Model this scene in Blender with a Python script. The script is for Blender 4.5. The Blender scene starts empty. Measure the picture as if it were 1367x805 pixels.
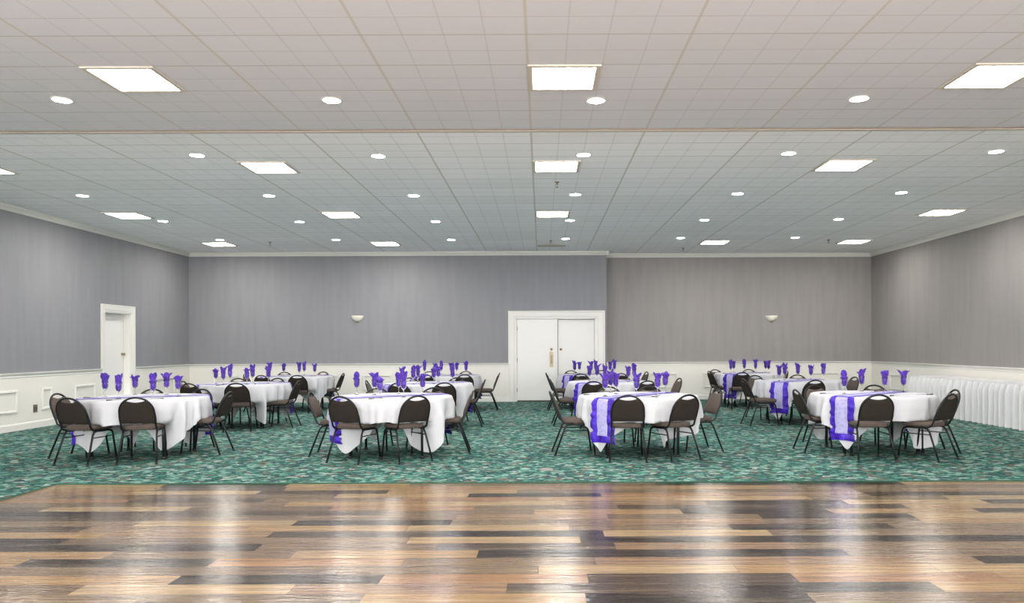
import bpy, bmesh, math, random
from mathutils import Vector, Matrix
PI = math.pi
WORLD, EXPO = 1.75, 2.80
C = bpy.context.scene.collection
F_, H, HC, VX, VY = 1010.0, 1.40, 2.39, 723.0, 462.0     # focal length in pixels, eye height, ceiling above eye, vanishing point
ZC = H + HC
XL, XR, YB, YR, XJ, YF = -8.9, 8.58, 19.1, 19.67, 1.645, -1.4

# ------------------------------------------------------------------ helpers
class MB:
    def __init__(s): s.v = []; s.f = []; s.m = []; s.sm = []
    def add(s, vs, fs, mat=0, smooth=False):
        o = len(s.v); s.v += [tuple(p) for p in vs]
        for f in fs: s.f.append([o + i for i in f]); s.m.append(mat); s.sm.append(smooth)
    def box(s, x0, x1, y0, y1, z0, z1, mat=0):
        vs = [(x, y, z) for x in (x0, x1) for y in (y0, y1) for z in (z0, z1)]
        s.add(vs, [(0,1,3,2), (4,6,7,5), (0,4,5,1), (2,3,7,6), (0,2,6,4), (1,5,7,3)], mat)
    def tube(s, path, r, n=8, mat=0, cap=True):
        P = [Vector(p) for p in path]; rings = []
        t0 = (P[1] - P[0]).normalized()
        up = Vector((0, 0, 1)) if abs(t0.z) < .9 else Vector((0, 1, 0))
        u = t0.cross(up).normalized()
        for i, p in enumerate(P):
            if i == 0: t = t0
            elif i == len(P) - 1: t = (P[i] - P[i-1]).normalized()
            else: t = ((P[i+1] - P[i]).normalized() + (P[i] - P[i-1]).normalized()).normalized()
            u = (u - t * u.dot(t)).normalized(); w = t.cross(u)
            rr = r[i] if isinstance(r, (list, tuple)) else r
            rings.append([p + (u * math.cos(2*PI*k/n) + w * math.sin(2*PI*k/n)) * rr for k in range(n)])
        vs = [q for R in rings for q in R]; fs = []
        for i in range(len(P) - 1):
            for k in range(n):
                a, b = i*n + k, i*n + (k+1) % n
                fs.append((a, b, b + n, a + n))
        s.add(vs, fs, mat, True)
        if cap:
            s.add(rings[0], [tuple(range(n))], mat); s.add(rings[-1], [tuple(range(n))], mat)
    def lathe(s, prof, n=20, c=(0, 0, 0), mat=0, axis='z', a0=0, a1=2*PI):
        full = abs(a1 - a0 - 2*PI) < 1e-6; m = n if full else n + 1; vs = []
        for r, z in prof:
            for k in range(m):
                a = a0 + (a1 - a0) * k / n; x, y = r*math.cos(a), r*math.sin(a)
                if axis == 'z': vs.append((c[0]+x, c[1]+y, c[2]+z))
                elif axis == 'y': vs.append((c[0]+x, c[1]+z, c[2]+y))
                else: vs.append((c[0]+z, c[1]+x, c[2]+y))
        fs = []
        for i in range(len(prof) - 1):
            for k in range(n):
                a, b = i*m + k, i*m + (k+1) % m
                fs.append((a, b, b + m, a + m))
        s.add(vs, fs, mat, True)
    def grid(s, fn, nu, nv, mat=0, close=False, smooth=True):
        vs = [fn(i, j) for i in range(nu) for j in range(nv)]; fs = []
        for i in range(nu - (0 if close else 1)):
            for j in range(nv - 1):
                a = i*nv + j; b = ((i+1) % nu)*nv + j
                fs.append((a, b, b + 1, a + 1))
        s.add(vs, fs, mat, smooth)
    def sweep(s, pts, mapf, mat=0, closed=True, caps=True):
        # pts: list of rings, each ring = list of (u,w,z) points of the profile at one corner
        n = len(pts[0]); vs = [mapf(*q) for R in pts for q in R]; fs = []
        k = len(pts)
        for i in range(k if closed else k - 1):
            for j in range(n - 1):
                a = i*n + j; b = ((i+1) % k)*n + j
                fs.append((a, b, b + 1, a + 1))
        s.add(vs, fs, mat)
        if not closed and caps:
            s.add([mapf(*q) for q in pts[0]], [tuple(range(n))], mat)
            s.add([mapf(*q) for q in pts[-1]], [tuple(range(n))], mat)
    def mesh(s, name, mats, recalc=True, weld=True):
        me = bpy.data.meshes.new(name)
        me.from_pydata(s.v, [], s.f)
        for i, p in enumerate(me.polygons):
            p.material_index = s.m[i]; p.use_smooth = s.sm[i]
        for m in (mats if isinstance(mats, (list, tuple)) else [mats]): me.materials.append(m)
        bm = bmesh.new(); bm.from_mesh(me)
        if weld: bmesh.ops.remove_doubles(bm, verts=bm.verts, dist=1e-5)
        if recalc: bmesh.ops.recalc_face_normals(bm, faces=bm.faces)
        bm.to_mesh(me); bm.free(); me.update()
        return me
def obj(name, mb, mats, parent=None, loc=None, rz=0, **kw):
    me = mb.mesh(name, mats, **kw) if isinstance(mb, MB) else mb
    o = bpy.data.objects.new(name, me); C.objects.link(o)
    if parent is not None: o.parent = parent
    if loc: o.location = loc
    o.rotation_euler.z = rz
    return o
def tag(o, label=None, cat=None, group=None, kind=None):
    if label: o['label'] = label
    if cat: o['category'] = cat
    if group: o['group'] = group
    if kind: o['kind'] = kind
    return o
def thing(name, label, cat, loc=(0, 0, 0), rz=0, group=None):
    o = bpy.data.objects.new(name, None); C.objects.link(o)
    o.empty_display_size = .1
    o.location = loc; o.rotation_euler.z = rz
    return tag(o, label, cat, group)
def struct(name, mb, mats, parent=None, label=None):
    o = obj(name, mb, mats, parent)
    if parent is None: o['kind'] = 'structure'
    if label: o['label'] = label
    return o
def kids(o): return [c for c in bpy.data.objects if c.parent == o]
def dup(root, loc, rz=0, label=None, group=None, scale=None):
    r = root.copy(); C.objects.link(r); r.location = loc; r.rotation_euler.z = rz
    if scale: r.scale = scale
    if label: r['label'] = label
    if group: r['group'] = group
    for ch in kids(root):
        c = ch.copy(); C.objects.link(c); c.parent = r
        for g in kids(ch):
            d = g.copy(); C.objects.link(d); d.parent = c
    return r
def roll(px, py): return py + .0038 * (px - VX)
def floor_pt(px, py):
    Y = F_ * H / (roll(px, py) - VY); return (px - VX) * Y / F_, Y
def ceil_pt(px, py):
    Y = F_ * HC / (VY - roll(px, py)); return (px - VX) * Y / F_, Y

# ------------------------------------------------------------------ materials
def s2l(c): return tuple(((v/255)/12.92 if v <= 10 else (((v/255)+.055)/1.055)**2.4) for v in c) + (1,)
def mat(name, rgb, rough=.6, metal=0, spec=.5, **kw):
    m = bpy.data.materials.new(name); m.use_nodes = True
    b = m.node_tree.nodes['Principled BSDF']
    b.inputs['Base Color'].default_value = s2l(rgb); b.inputs['Roughness'].default_value = rough
    b.inputs['Metallic'].default_value = metal; b.inputs['Specular IOR Level'].default_value = spec
    for k, v in kw.items(): b.inputs[k.replace('_', ' ')].default_value = v
    return m
class N:
    def __init__(s, m): s.t = m.node_tree; s.b = s.t.nodes['Principled BSDF']
    def __call__(s, typ, ins=None, **at):
        n = s.t.nodes.new(typ)
        for k, v in at.items(): setattr(n, k, v)
        for k, v in (ins or {}).items():
            if isinstance(v, bpy.types.NodeSocket): s.t.links.new(v, n.inputs[k])
            else: n.inputs[k].default_value = v
        return n
    def math(s, op, a, b=0.0, c=None):
        d = {0: a, 1: b}
        if c is not None: d[2] = c
        return s('ShaderNodeMath', d, operation=op).outputs[0]
    def ramp(s, fac, stops, mode='LINEAR'):
        n = s('ShaderNodeValToRGB', {'Fac': fac}); r = n.color_ramp; r.interpolation = mode
        while len(r.elements) < len(stops): r.elements.new(.5)
        for e, (p, c) in zip(r.elements, stops): e.position = p; e.color = s2l(c) if len(c) == 3 else c
        return n.outputs[0]
    def mix(s, fac, a, b, blend='MIX'):
        n = s('ShaderNodeMix', data_type='RGBA', blend_type=blend)
        for k, v in ((0, fac), (6, a), (7, b)):
            if isinstance(v, bpy.types.NodeSocket): s.t.links.new(v, n.inputs[k])
            else: n.inputs[k].default_value = v
        return n.outputs[2]
    def coord(s, kind='Object'): return s('ShaderNodeTexCoord').outputs[kind]
    def scaled(s, vec, sc):
        return s('ShaderNodeVectorMath', {0: vec, 1: sc}, operation='MULTIPLY').outputs[0]
    def bump(s, h, strength=.3, dist=.01):
        n = s('ShaderNodeBump', {'Height': h, 'Strength': strength, 'Distance': dist})
        s.t.links.new(n.outputs[0], s.b.inputs['Normal']); return n
    def link(s, sock, name): s.t.links.new(sock, s.b.inputs[name])
def xyz(n, vec):
    q = n('ShaderNodeSeparateXYZ', {0: vec}); return q.outputs[0], q.outputs[1], q.outputs[2]

# painted walls, fabric-textured grey
def wall_mat(name, a, b):
    m = mat(name, a, .62, spec=.35); n = N(m); co = n.coord()
    ns = n('ShaderNodeTexNoise', {'Vector': n.scaled(co, (3.0, 3.0, .35)), 'Scale': 2.2, 'Detail': 5.0}).outputs[0]
    fine = n('ShaderNodeTexNoise', {'Vector': n.scaled(co, (60, 60, 9)), 'Scale': 3.0, 'Detail': 3.0}).outputs[0]
    col = n.ramp(ns, [(.3, a), (.7, b)])
    n.link(n.mix(n.math('MULTIPLY', fine, .07), col, s2l((190, 188, 190))), 'Base Color')
    n.bump(fine, .12, .003)
    return m
M = {}
M['wall'] = wall_mat('grey_wall', (120, 120, 125), (126, 126, 131))
M['wall_warm'] = wall_mat('warm_grey_wall', (128, 124, 124), (135, 131, 130))
M['white'] = mat('white_trim', (212, 210, 205), .45)
M['cream'] = mat('cream_wainscot', (214, 211, 204), .5)
M['door'] = mat('door_paint', (216, 215, 212), .42)
for k in ('cream', 'door', 'white'):
    n = N(M[k]); ns = n('ShaderNodeTexNoise', {'Vector': n.coord(), 'Scale': 3.0, 'Detail': 4.0}).outputs[0]
    base = tuple(M[k].node_tree.nodes['Principled BSDF'].inputs['Base Color'].default_value)
    n.link(n.mix(n.math('MULTIPLY', ns, .12), base, s2l((196, 192, 182))), 'Base Color')
M['seal'] = mat('dark_gap', (70, 62, 55), .8)
M['brass'] = mat('aged_brass', (150, 132, 105), .35, .9)
M['bronze'] = mat('bronze_plate', (140, 130, 112), .4, .8)
M['socket'] = mat('socket_plastic', (88, 82, 74), .5)
M['chrome'] = mat('steel', (120, 118, 118), .3, 1)
M['frame'] = mat('charcoal_powder_coat', (24, 24, 27), .42, .2, .35)
M['foot'] = mat('black_rubber', (28, 28, 30), .7)
M['table_top'] = mat('laminate', (150, 130, 105), .4)
M['table_leg'] = mat('black_table_leg', (34, 34, 38), .4, .3)
M['sconce'] = mat('alabaster_glass', (226, 221, 208), .4)
M['vent'] = mat('vent_grey', (165, 160, 152), .5)
M['disc'] = mat('floor_plate', (120, 112, 108), .5)
M['knife'] = mat('dark_steel', (74, 66, 62), .3, .7)
M['purple'] = mat('purple_satin', (84, 42, 200), .46, spec=.35)
M['napkin'] = mat('purple_napkin', (112, 68, 200), .62, spec=.3, Sheen_Weight=.1)
M['glass'] = mat('clear_glass', (255, 255, 255), .02, Transmission_Weight=1.0, IOR=1.2)
n = N(M['purple']); ns = n('ShaderNodeTexNoise', {'Vector': n.coord(), 'Scale': 12.0, 'Detail': 3.0}).outputs[0]
n.link(n.ramp(ns, [(.3, (34, 8, 122)), (.7, (72, 38, 182))]), 'Base Color'); n.bump(ns, .9, .03)  # dark and bright of the rumples also painted into the satin colour
n = N(M['napkin']); ns = n('ShaderNodeTexNoise', {'Vector': n.coord(), 'Scale': 28.0, 'Detail': 2.0}).outputs[0]
n.link(n.ramp(ns, [(.3, (60, 28, 132)), (.7, (84, 50, 164))]), 'Base Color'); n.bump(ns, .6, .01)
# sheer band
M['sheer'] = mat('lavender_organza', (204, 198, 230), .6, spec=.3)
n = N(M['sheer']); v = n('ShaderNodeTexVoronoi', {'Vector': n.coord(), 'Scale': 26.0}).outputs[0]
n.link(n.ramp(v, [(.15, (144, 138, 184)), (.5, (160, 156, 196))]), 'Base Color'); n.bump(v, .4, .004)
# tablecloth
M['cloth'] = mat('white_polyester', (182, 182, 186), .8, spec=.25)
n = N(M['cloth']); w = n('ShaderNodeTexNoise', {'Vector': n.coord(), 'Scale': 5.0, 'Detail': 5.0}).outputs[0]
n.bump(w, .35, .02)
M['skirt'] = mat('white_skirting', (206, 206, 207), .8, spec=.25)
# chair fabric
def fabric(name, a, b):
    m = mat(name, a, .9, spec=.2); n = N(m); co = n.coord()
    v = n('ShaderNodeTexNoise', {'Vector': co, 'Scale': 170.0, 'Detail': 2.0}).outputs[0]
    n.link(n.ramp(v, [(.35, a), (.65, b)]), 'Base Color'); n.bump(v, .4, .002); return m
M['seat'] = fabric('brown_chair_fabric', (72, 63, 58), (90, 80, 74))
M['backcover'] = fabric('dark_chair_back', (36, 31, 27), (48, 42, 37))
# emitters
def emit(name, rgb, st):
    m = bpy.data.materials.new(name); m.use_nodes = True; t = m.node_tree; t.nodes.clear()
    e = t.nodes.new('ShaderNodeEmission'); e.inputs[0].default_value = s2l(rgb); e.inputs[1].default_value = st
    o = t.nodes.new('ShaderNodeOutputMaterial'); t.links.new(e.outputs[0], o.inputs[0]); return m
M['panel'] = emit('panel_diffuser', (255, 249, 240), 9.0)
M['down'] = emit('downlight_lens', (244, 248, 255), 34.0)
# ceiling tiles
def ceiling_mat():
    m = mat('ceiling_tile', (206, 202, 198), .85, spec=.2); n = N(m); x, y, z = xyz(n, n.coord())
    def line(v, org, period, w):
        f = n.math('FRACT', n.math('DIVIDE', n.math('SUBTRACT', v, org), period))
        d = n.math('MULTIPLY', n.math('MINIMUM', f, n.math('SUBTRACT', 1.0, f)), period)
        return n.math('LESS_THAN', d, w)
    majx = line(x, -.109, 1.27, .013); majy = line(y, 5.8, .6256, .010)
    minx = line(x, -.109, .3175, .006); miny = line(y, 5.8, .3128, .006)
    spk = n('ShaderNodeTexNoise', {'Vector': n.coord(), 'Scale': 90.0, 'Detail': 3.0}).outputs[0]
    cell = n('ShaderNodeTexWhiteNoise', {'Vector': n('ShaderNodeCombineXYZ', {
        0: n.math('FLOOR', n.math('DIVIDE', n.math('ADD', x, .109), 1.27)),
        1: n.math('FLOOR', n.math('DIVIDE', n.math('SUBTRACT', y, 5.8), .6256))}).outputs[0]}, noise_dimensions='2D').outputs[0]
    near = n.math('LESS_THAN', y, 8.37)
    col = n.mix(near, s2l((250, 248, 250)), s2l((215, 213, 219)))  # near tiles: slight tint difference, darkened further to offset the added daylight
    col = n.mix(n.math('MULTIPLY', spk, .15), col, s2l((196, 190, 186)))
    col = n.mix(n.math('MULTIPLY', cell, .10), col, s2l((180, 174, 168)))
    col = n.mix(n.math('MULTIPLY', n.math('MAXIMUM', n.math('MULTIPLY', minx, .7), miny), .34), col, s2l((158, 150, 144)))
    col = n.mix(n.math('MULTIPLY', majx, .6), col, s2l((196, 188, 176)))
    col = n.mix(n.math('MULTIPLY', majy, .38), col, s2l((172, 162, 152)))
    n.link(col, 'Base Color')
    h = n.math('SUBTRACT', n.math('MULTIPLY', spk, .3), n.math('MAXIMUM', minx, miny))
    n.bump(h, .2, .004)
    return m
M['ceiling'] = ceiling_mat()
# wood planks
def wood_mat():
    m = mat('mixed_wood_planks', (190, 160, 130), .16, spec=.36); n = N(m); co = n.coord(); x, y, z = xyz(n, co)
    W, L = .183, 1.25
    row = n.math('FLOOR', n.math('DIVIDE', n.math('SUBTRACT', 7.78, y), W))
    off = n('ShaderNodeTexWhiteNoise', {'W': row}, noise_dimensions='1D').outputs[0]
    u = n.math('ADD', n.math('DIVIDE', x, L), n.math('MULTIPLY', off, 7.0))
    colm = n.math('FLOOR', u)
    wn = n('ShaderNodeTexWhiteNoise', {'Vector': n('ShaderNodeCombineXYZ', {0: row, 1: colm}).outputs[0]}, noise_dimensions='2D')
    r = wn.outputs[0]
    base = n.ramp(r, [(0, (58, 47, 45)), (.21, (104, 86, 76)), (.32, (160, 134, 112)), (.48, (206, 168, 128)),
                      (.62, (182, 148, 122)), (.74, (216, 184, 146)), (.86, (150, 126, 106)), (.94, (196, 150, 116))], 'CONSTANT')
    vec = n('ShaderNodeCombineXYZ', {0: n.math('ADD', n.math('MULTIPLY', x, 1.1), n.math('MULTIPLY', r, 37.0)),
                                     1: n.math('MULTIPLY', y, 30.0), 2: n.math('MULTIPLY', r, 11.0)}).outputs[0]
    g = n('ShaderNodeTexNoise', {'Vector': vec, 'Scale': 1.6, 'Detail': 7.0, 'Roughness': .62, 'Distortion': .5}).outputs[0]
    g2 = n('ShaderNodeTexNoise', {'Vector': n.scaled(vec, (.5, .35, 1)), 'Scale': 1.3, 'Detail': 2.0}).outputs[0]
    col = n.mix(n.ramp(g, [(.36, (0, 0, 0)), (.62, (225, 225, 225))]), base, n.mix(.62, base, s2l((60, 42, 34)), 'MIX'))
    col = n.mix(n.ramp(g2, [(.5, (0, 0, 0)), (.7, (120, 120, 120))]), col, s2l((222, 196, 164)))
    # knots
    kn = n('ShaderNodeTexVoronoi', {'Vector': n.scaled(co, (1.6, 5.5, 1)), 'Scale': 1.0}).outputs[0]
    col = n.mix(n.ramp(kn, [(.02, (150, 150, 150)), (.07, (0, 0, 0))]), col, s2l((96, 66, 46)))
    fy = n.math('FRACT', n.math('DIVIDE', n.math('SUBTRACT', 7.78, y), W)); fx = n.math('FRACT', u)
    ey = n.math('LESS_THAN', n.math('MULTIPLY', n.math('MINIMUM', fy, n.math('SUBTRACT', 1.0, fy)), W), .0016)
    ex = n.math('LESS_THAN', n.math('MULTIPLY', n.math('MINIMUM', fx, n.math('SUBTRACT', 1.0, fx)), L), .0018)
    e = n.math('MAXIMUM', ey, ex)
    col = n.mix(n.math('MULTIPLY', e, .5), col, s2l((70, 54, 46)))
    col = n.mix(1.0, col, (.50, .50, .455, 1), 'MULTIPLY')
    n.link(col, 'Base Color')
    # hand-scraped sheen, the scrapes run along the boards
    s1 = n('ShaderNodeTexNoise', {'Vector': n.scaled(co, (3.2, 17.0, 1)), 'Scale': 1.5, 'Detail': 4.0, 'Roughness': .55}).outputs[0]
    s2 = n('ShaderNodeTexNoise', {'Vector': n.scaled(co, (1.2, 2.2, 1)), 'Scale': 1.3, 'Detail': 2.0}).outputs[0]
    n.link(n.ramp(s2, [(.35, (26, 26, 26, 1)[:3]), (.65, (62, 62, 62))]), 'Roughness') if False else None
    n.link(n.math('MULTIPLY_ADD', s2, .13, .01), 'Roughness')
    s3 = n('ShaderNodeTexNoise', {'Vector': n.scaled(co, (11.0, 30.0, 1)), 'Scale': 1.5, 'Detail': 3.0, 'Roughness': .6}).outputs[0]
    s1 = n.math('ADD', s1, n.math('MULTIPLY', s3, .5))
    h = n.math('SUBTRACT', n.math('ADD', s1, n.math('MULTIPLY', g, .2)), n.math('MULTIPLY', e, .4))
    n.bump(h, .75, .0056)
    return m
M['wood'] = wood_mat()
def carpet_mat():
    m = mat('green_patterned_carpet', (80, 140, 120), .95, spec=.05, Sheen_Weight=0.0); n = N(m); co = n.coord()
    d = n('ShaderNodeTexNoise', {'Vector': co, 'Scale': 12.0, 'Detail': 3.0}).outputs[1]
    p = n('ShaderNodeVectorMath', {0: co, 1: n.scaled(d, (.09, .09, 0))}, operation='ADD').outputs[0]
    v = n('ShaderNodeTexVoronoi', {'Vector': n.scaled(p, (15.0, 20.0, 1)), 'Scale': 1.0, 'Randomness': 1.0})
    r = n('ShaderNodeSeparateColor', {0: v.outputs['Color']}).outputs[0]
    base = n.ramp(r, [(0, (36, 68, 68)), (.18, (62, 126, 106)), (.36, (104, 168, 144)), (.50, (74, 90, 104)), (.61, (158, 204, 184)),
                      (.75, (50, 106, 94)), (.85, (146, 106, 92)), (.93, (204, 220, 206))], 'CONSTANT')
    v2 = n('ShaderNodeTexVoronoi', {'Vector': n.scaled(p, (34.0, 44.0, 1)), 'Scale': 1.0})
    r2 = n('ShaderNodeSeparateColor', {0: v2.outputs['Color']}).outputs[1]
    c2 = n.ramp(r2, [(0, (40, 92, 84)), (.3, (110, 176, 150)), (.55, (70, 128, 112)), (.8, (112, 100, 104)), (.9, (168, 202, 182))], 'CONSTANT')
    col = n.mix(.30, base, c2)
    col = n.mix(1.0, col, (.56, .525, .57, 1), 'MULTIPLY')
    n.link(col, 'Base Color')
    fz = n('ShaderNodeTexNoise', {'Vector': co, 'Scale': 260.0, 'Detail': 2.0}).outputs[0]
    n.bump(fz, .5, .004)
    return m
M['carpet'] = carpet_mat()
M['carpet_edge'] = mat('carpet_edge_strip', (30, 74, 58), .9)
M['tee'] = mat('ceiling_tee', (196, 186, 174), .6)
M['crack'] = mat('brown_ceiling_gap', (122, 98, 80), .8)

# ------------------------------------------------------------------ the room
DX0, DY1 = -5.0, 7.78            # dance floor: left and far edges
DXR = 6.4
b = MB()
def quad(mb, x0, x1, y0, y1, z, mat=0): mb.box(x0, x1, y0, y1, z - .1, z, mat)
quad(b, XL, DX0, YF, YB, 0); quad(b, DX0, XJ, DY1, YB, 0); quad(b, XJ, XR, DY1, YR, 0); quad(b, DXR, XR, YF, DY1, 0)
struct('floor', b, M['carpet'])
b = MB(); quad(b, DX0, DXR, YF, DY1, -.006); struct('floor_wood', b, M['wood'], label='glossy mixed-tone plank dance floor')
b = MB(); b.box(DX0 - .006, DX0 + .008, YF, DY1 + .006, -.02, .004); b.box(DX0, DXR, DY1 - .008, DY1 + .008, -.02, .004)
struct('trim_1', b, M['carpet_edge'], label='dark green strip along the carpet edge')  # plain dark green strip where the carpet meets the planks
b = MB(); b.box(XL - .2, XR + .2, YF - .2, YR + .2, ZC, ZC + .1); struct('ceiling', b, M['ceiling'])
# ceiling joint across the room
b = MB()
b.box(XL, XR, 8.35, 8.42, ZC - .012, ZC, 0); b.box(XL, XR, 8.335, 8.35, ZC - .007, ZC, 1)
struct('trim_2', b, [M['tee'], M['crack']], label='joint strip running across the ceiling')

# walls with door openings
LD0, LD1, LDZ = 15.42, 16.38, 2.14       # left wall door
BD0, BD1, BDZ = -.64, 1.36, 2.10         # double door
b = MB()
b.box(XL - .22, XL, YF, LD0, 0, ZC); b.box(XL - .22, XL, LD1, YB + .2, 0, ZC); b.box(XL - .22, XL, LD0, LD1, LDZ, ZC)
struct('wall_left', b, M['wall'])
b = MB()
b.box(XL, BD0, YB, YB + .8, 0, ZC); b.box(BD1, XJ, YB, YB + .8, 0, ZC); b.box(BD0, BD1, YB, YB + .8, BDZ, ZC)
struct('wall_back', b, M['wall'])
b = MB(); b.box(XJ, XR + .2, YR, YR + .2, 0, ZC); struct('wall_recess', b, M['wall_warm'])
b = MB(); b.box(XR, XR + .2, YF, YR, 0, ZC); struct('wall_right', b, M['wall_warm'])
b = MB(); b.box(XL - .2, XR + .2, YF - .2, YF, 0, .35); b.box(XL - .2, XR + .2, YF - .2, YF, 3.45, ZC)   # unseen wall, its window openings added to brighten the ceiling
wx = [XL - .2, -8.3] + [v for k in range(1, 6) for v in (-8.3 + 16.4*k/6 - .12, -8.3 + 16.4*k/6 + .12)] + [8.1, XR + .2]
for i in range(0, len(wx), 2): b.box(wx[i], wx[i+1], YF - .2, YF, .35, 3.45)
struct('wall_front', b, M['cream'])

b = MB(); b.box(BD0 - .1, BD1 + .1, YB + .8, YB + .9, -.1, BDZ + .1); b.box(XL - 1.0, XL - .9, LD0 - .2, LD1 + .2, -.1, LDZ + .1)
b.box(XL - .9, XL - .2, LD0 - .2, LD0 - .1, -.1, LDZ + .1); b.box(XL - .9, XL - .2, LD1 + .1, LD1 + .2, -.1, LDZ + .1); b.box(XL - .9, XL - .2, LD0 - .1, LD1 + .1, LDZ, LDZ + .1); b.box(XL - .9, XL - .2, LD0 - .1, LD1 + .1, -.1, 0)
b.box(BD0 - .1, BD1 + .1, YB + .1, YB + .8, -.1, 0)
struct('wall_light_stop', b, M['seal'])  # unseen backing added behind both door openings to stop world light leaking in
mapL = lambda u, w, z: (XL + w, u, z)
mapR = lambda u, w, z: (XR - w, u, z)
mapB = lambda u, w, z: (u, YB - w, z)
mapQ = lambda u, w, z: (u, YR - w, z)
mapF = lambda u, w, z: (u, YF + w, z)
mapJ = lambda u, w, z: (XJ + w, u, z)
def strip(mb, mapf, u0, u1, prof, mat=0):      # prof: (w,z) outline
    mb.sweep([[(u, w, z) for w, z in prof] for u in (u0, u1)], mapf, mat, closed=False)
RZ = .975
wain = [(0, 0), (.014, 0), (.014, RZ - .06), (0, RZ - .06)]
rail = [(0, RZ - .085), (.016, RZ - .085), (.022, RZ - .07), (.018, RZ - .05), (.030, RZ - .035), (.044, RZ - .012), (.044, RZ), (0, RZ)]
basep = [(0, 0), (.028, 0), (.028, .10), (.024, .115), (.016, .122), (.016, .128), (0, .128)]
crown = [(0, ZC - .10), (.012, ZC - .10), (.018, ZC - .085), (.03, ZC - .06), (.058, ZC - .03), (.066, ZC - .012), (.066, ZC), (0, ZC)]
sides = {'left': (mapL, [(YF, LD0 - .15), (LD1 + .15, YB)], (YF, YB)), 'back': (mapB, [(XL, BD0 - .2)], (XL, XJ + .066)),
         'recess': (mapQ, [(XJ, XR)], (XJ, XR)), 'right': (mapR, [(YF, YR)], (YF, YR)), 'front': (mapF, [], (XL, XR)),
         'jog': (mapJ, [(YB, YR)], (YB - .066, YR))}
tn = 3
for sname, (mf, runs, full) in sides.items():
    b = MB(); r_ = MB(); bs = MB(); cr = MB()
    for u0, u1 in runs:
        strip(b, mf, u0, u1, wain); strip(r_, mf, u0, u1, rail); strip(bs, mf, u0, u1, basep)
    strip(cr, mf, full[0], full[1], crown)
    if not runs:
        struct('trim_%d' % tn, cr, M['white'], label='white cornice of the %s wall' % sname); tn += 1; continue
    struct('trim_%d' % tn, b, M['cream'], label='cream wainscot of the %s wall' % sname); tn += 1
    struct('trim_%d' % tn, r_, M['white'], label='white chair rail of the %s wall' % sname); tn += 1
    struct('trim_%d' % tn, cr, M['white'], label='white cornice of the %s wall' % sname); tn += 1
    struct('baseboard_' + sname, bs, M['white'])
def frame_rings(u0, u1, z0, z1, prof):
    out = []
    for su, sz in ((0, 0), (0, 1), (1, 1), (1, 0)):
        ring = []
        for i, w in prof:
            ring.append(((u0 + i) if su == 0 else (u1 - i), .014 + w, (z0 + i) if sz == 0 else (z1 - i)))
        out.append(ring)
    return out
mould = [(0, 0), (0, .014), (.008, .022), (.020, .018), (.030, .026), (.042, .012), (.050, .010), (.050, 0)]
PZ0, PZ1 = .30, .69
panels = [('left', mapL, [(11.75, 12.81), (13.43, 13.72), (14.38, 15.04), (17.35, 18.3)]),
          ('back', mapB, [(-8.3, -7.6), (-5.86, -5.14), (-4.52, -3.80)]),
          ('recess', mapQ, [(2.79, 3.53), (4.19, 4.94), (5.6, 6.34), (7.0, 7.74)]),
          ('right', mapR, [(17.7, 18.6)])]
for sname, mf, lst in panels:
    for u0, u1 in lst:
        b = MB(); b.sweep(frame_rings(u0, u1, PZ0, PZ1, mould), mf)
        struct('trim_%d' % tn, b, M['white'], label='raised panel moulding on the %s wainscot' % sname); tn += 1
# door casings
def casing(mf, u0, u1, z1, wl, wr, wt):
    prof = [(1.0, 0), (1.0, .030), (.86, .034), (.80, .026), (.30, .022), (.20, .014), (.0, .012), (0, -.05)]
    rings = []
    for c in range(4):
        ring = []
        for i, w in prof:
            u = (u0 - wl*i) if c < 2 else (u1 + wr*i)
            z = 0 if c in (0, 3) else z1 + wt*i
            ring.append((u, w, z))
        rings.append(ring)
    mb = MB(); mb.sweep(rings, mf, closed=False); return mb
struct('trim_%d' % tn, casing(mapL, LD0, LD1, LDZ, .15, .15, .15), M['white'], label='white casing around the left wall door'); tn += 1
struct('trim_%d' % tn, casing(mapB, BD0, BD1, BDZ, .20, .24, .19), M['white'], label='white casing around the double doors'); tn += 1
# left door: jamb lining, recessed leaf
def lining(mf, u0, u1, z1, depth):
    mb = MB(); t = .02
    def bx(a0, a1, z0, zz):
        vs = [mf(u, w, z) for u in (a0, a1) for w in (0.0, -depth) for z in (z0, zz)]
        mb.add(vs, [(0,1,3,2), (4,6,7,5), (0,4,5,1), (2,3,7,6), (0,2,6,4), (1,5,7,3)])
    bx(u0, u0 + t, 0, z1); bx(u1 - t, u1, 0, z1); bx(u0, u1, z1 - t, z1)
    return mb
def leaf(mf, u0, u1, z0, z1, w, t=.045):
    mb = MB(); vs = [mf(u, q, z) for u in (u0, u1) for q in (w, w - t) for z in (z0, z1)]
    mb.add(vs, [(0,1,3,2), (4,6,7,5), (0,4,5,1), (2,3,7,6), (0,2,6,4), (1,5,7,3)]); return mb
struct('trim_%d' % tn, lining(mapL, LD0, LD1, LDZ, .2), M['white'], label='white jamb of the left wall door'); tn += 1
d1 = struct('door_1', leaf(mapL, LD0 + .024, LD1 - .024, .012, LDZ - .024, -.14), M['door'])
b = MB(); b.lathe([(0, 0), (.028, 0), (.03, .006), (.012, .010), (.012, .035), (.026, .042), (.030, .055), (.024, .066), (0, .07)], 16, (XL - .14, LD1 - .09, 1.26), axis='x')
obj('door_knob', b, M['brass'], d1)
struct('trim_%d' % tn, lining(mapB, BD0, BD1, BDZ, .25), M['white'], label='white jamb of the double doors'); tn += 1
d2 = struct('door_2', leaf(mapB, BD0 + .022, .345, .03, BDZ - .024, -.015), M['door'])
b = MB(); b.box(.345, .405, YB + .005, YB + .07, .03, BDZ - .024); obj('astragal', b, M['door'], d2)
b = MB(); b.box(.20, .295, YB + .003, YB + .0148, .87, 1.26); obj('pull_plate', b, M['bronze'], d2)
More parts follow.
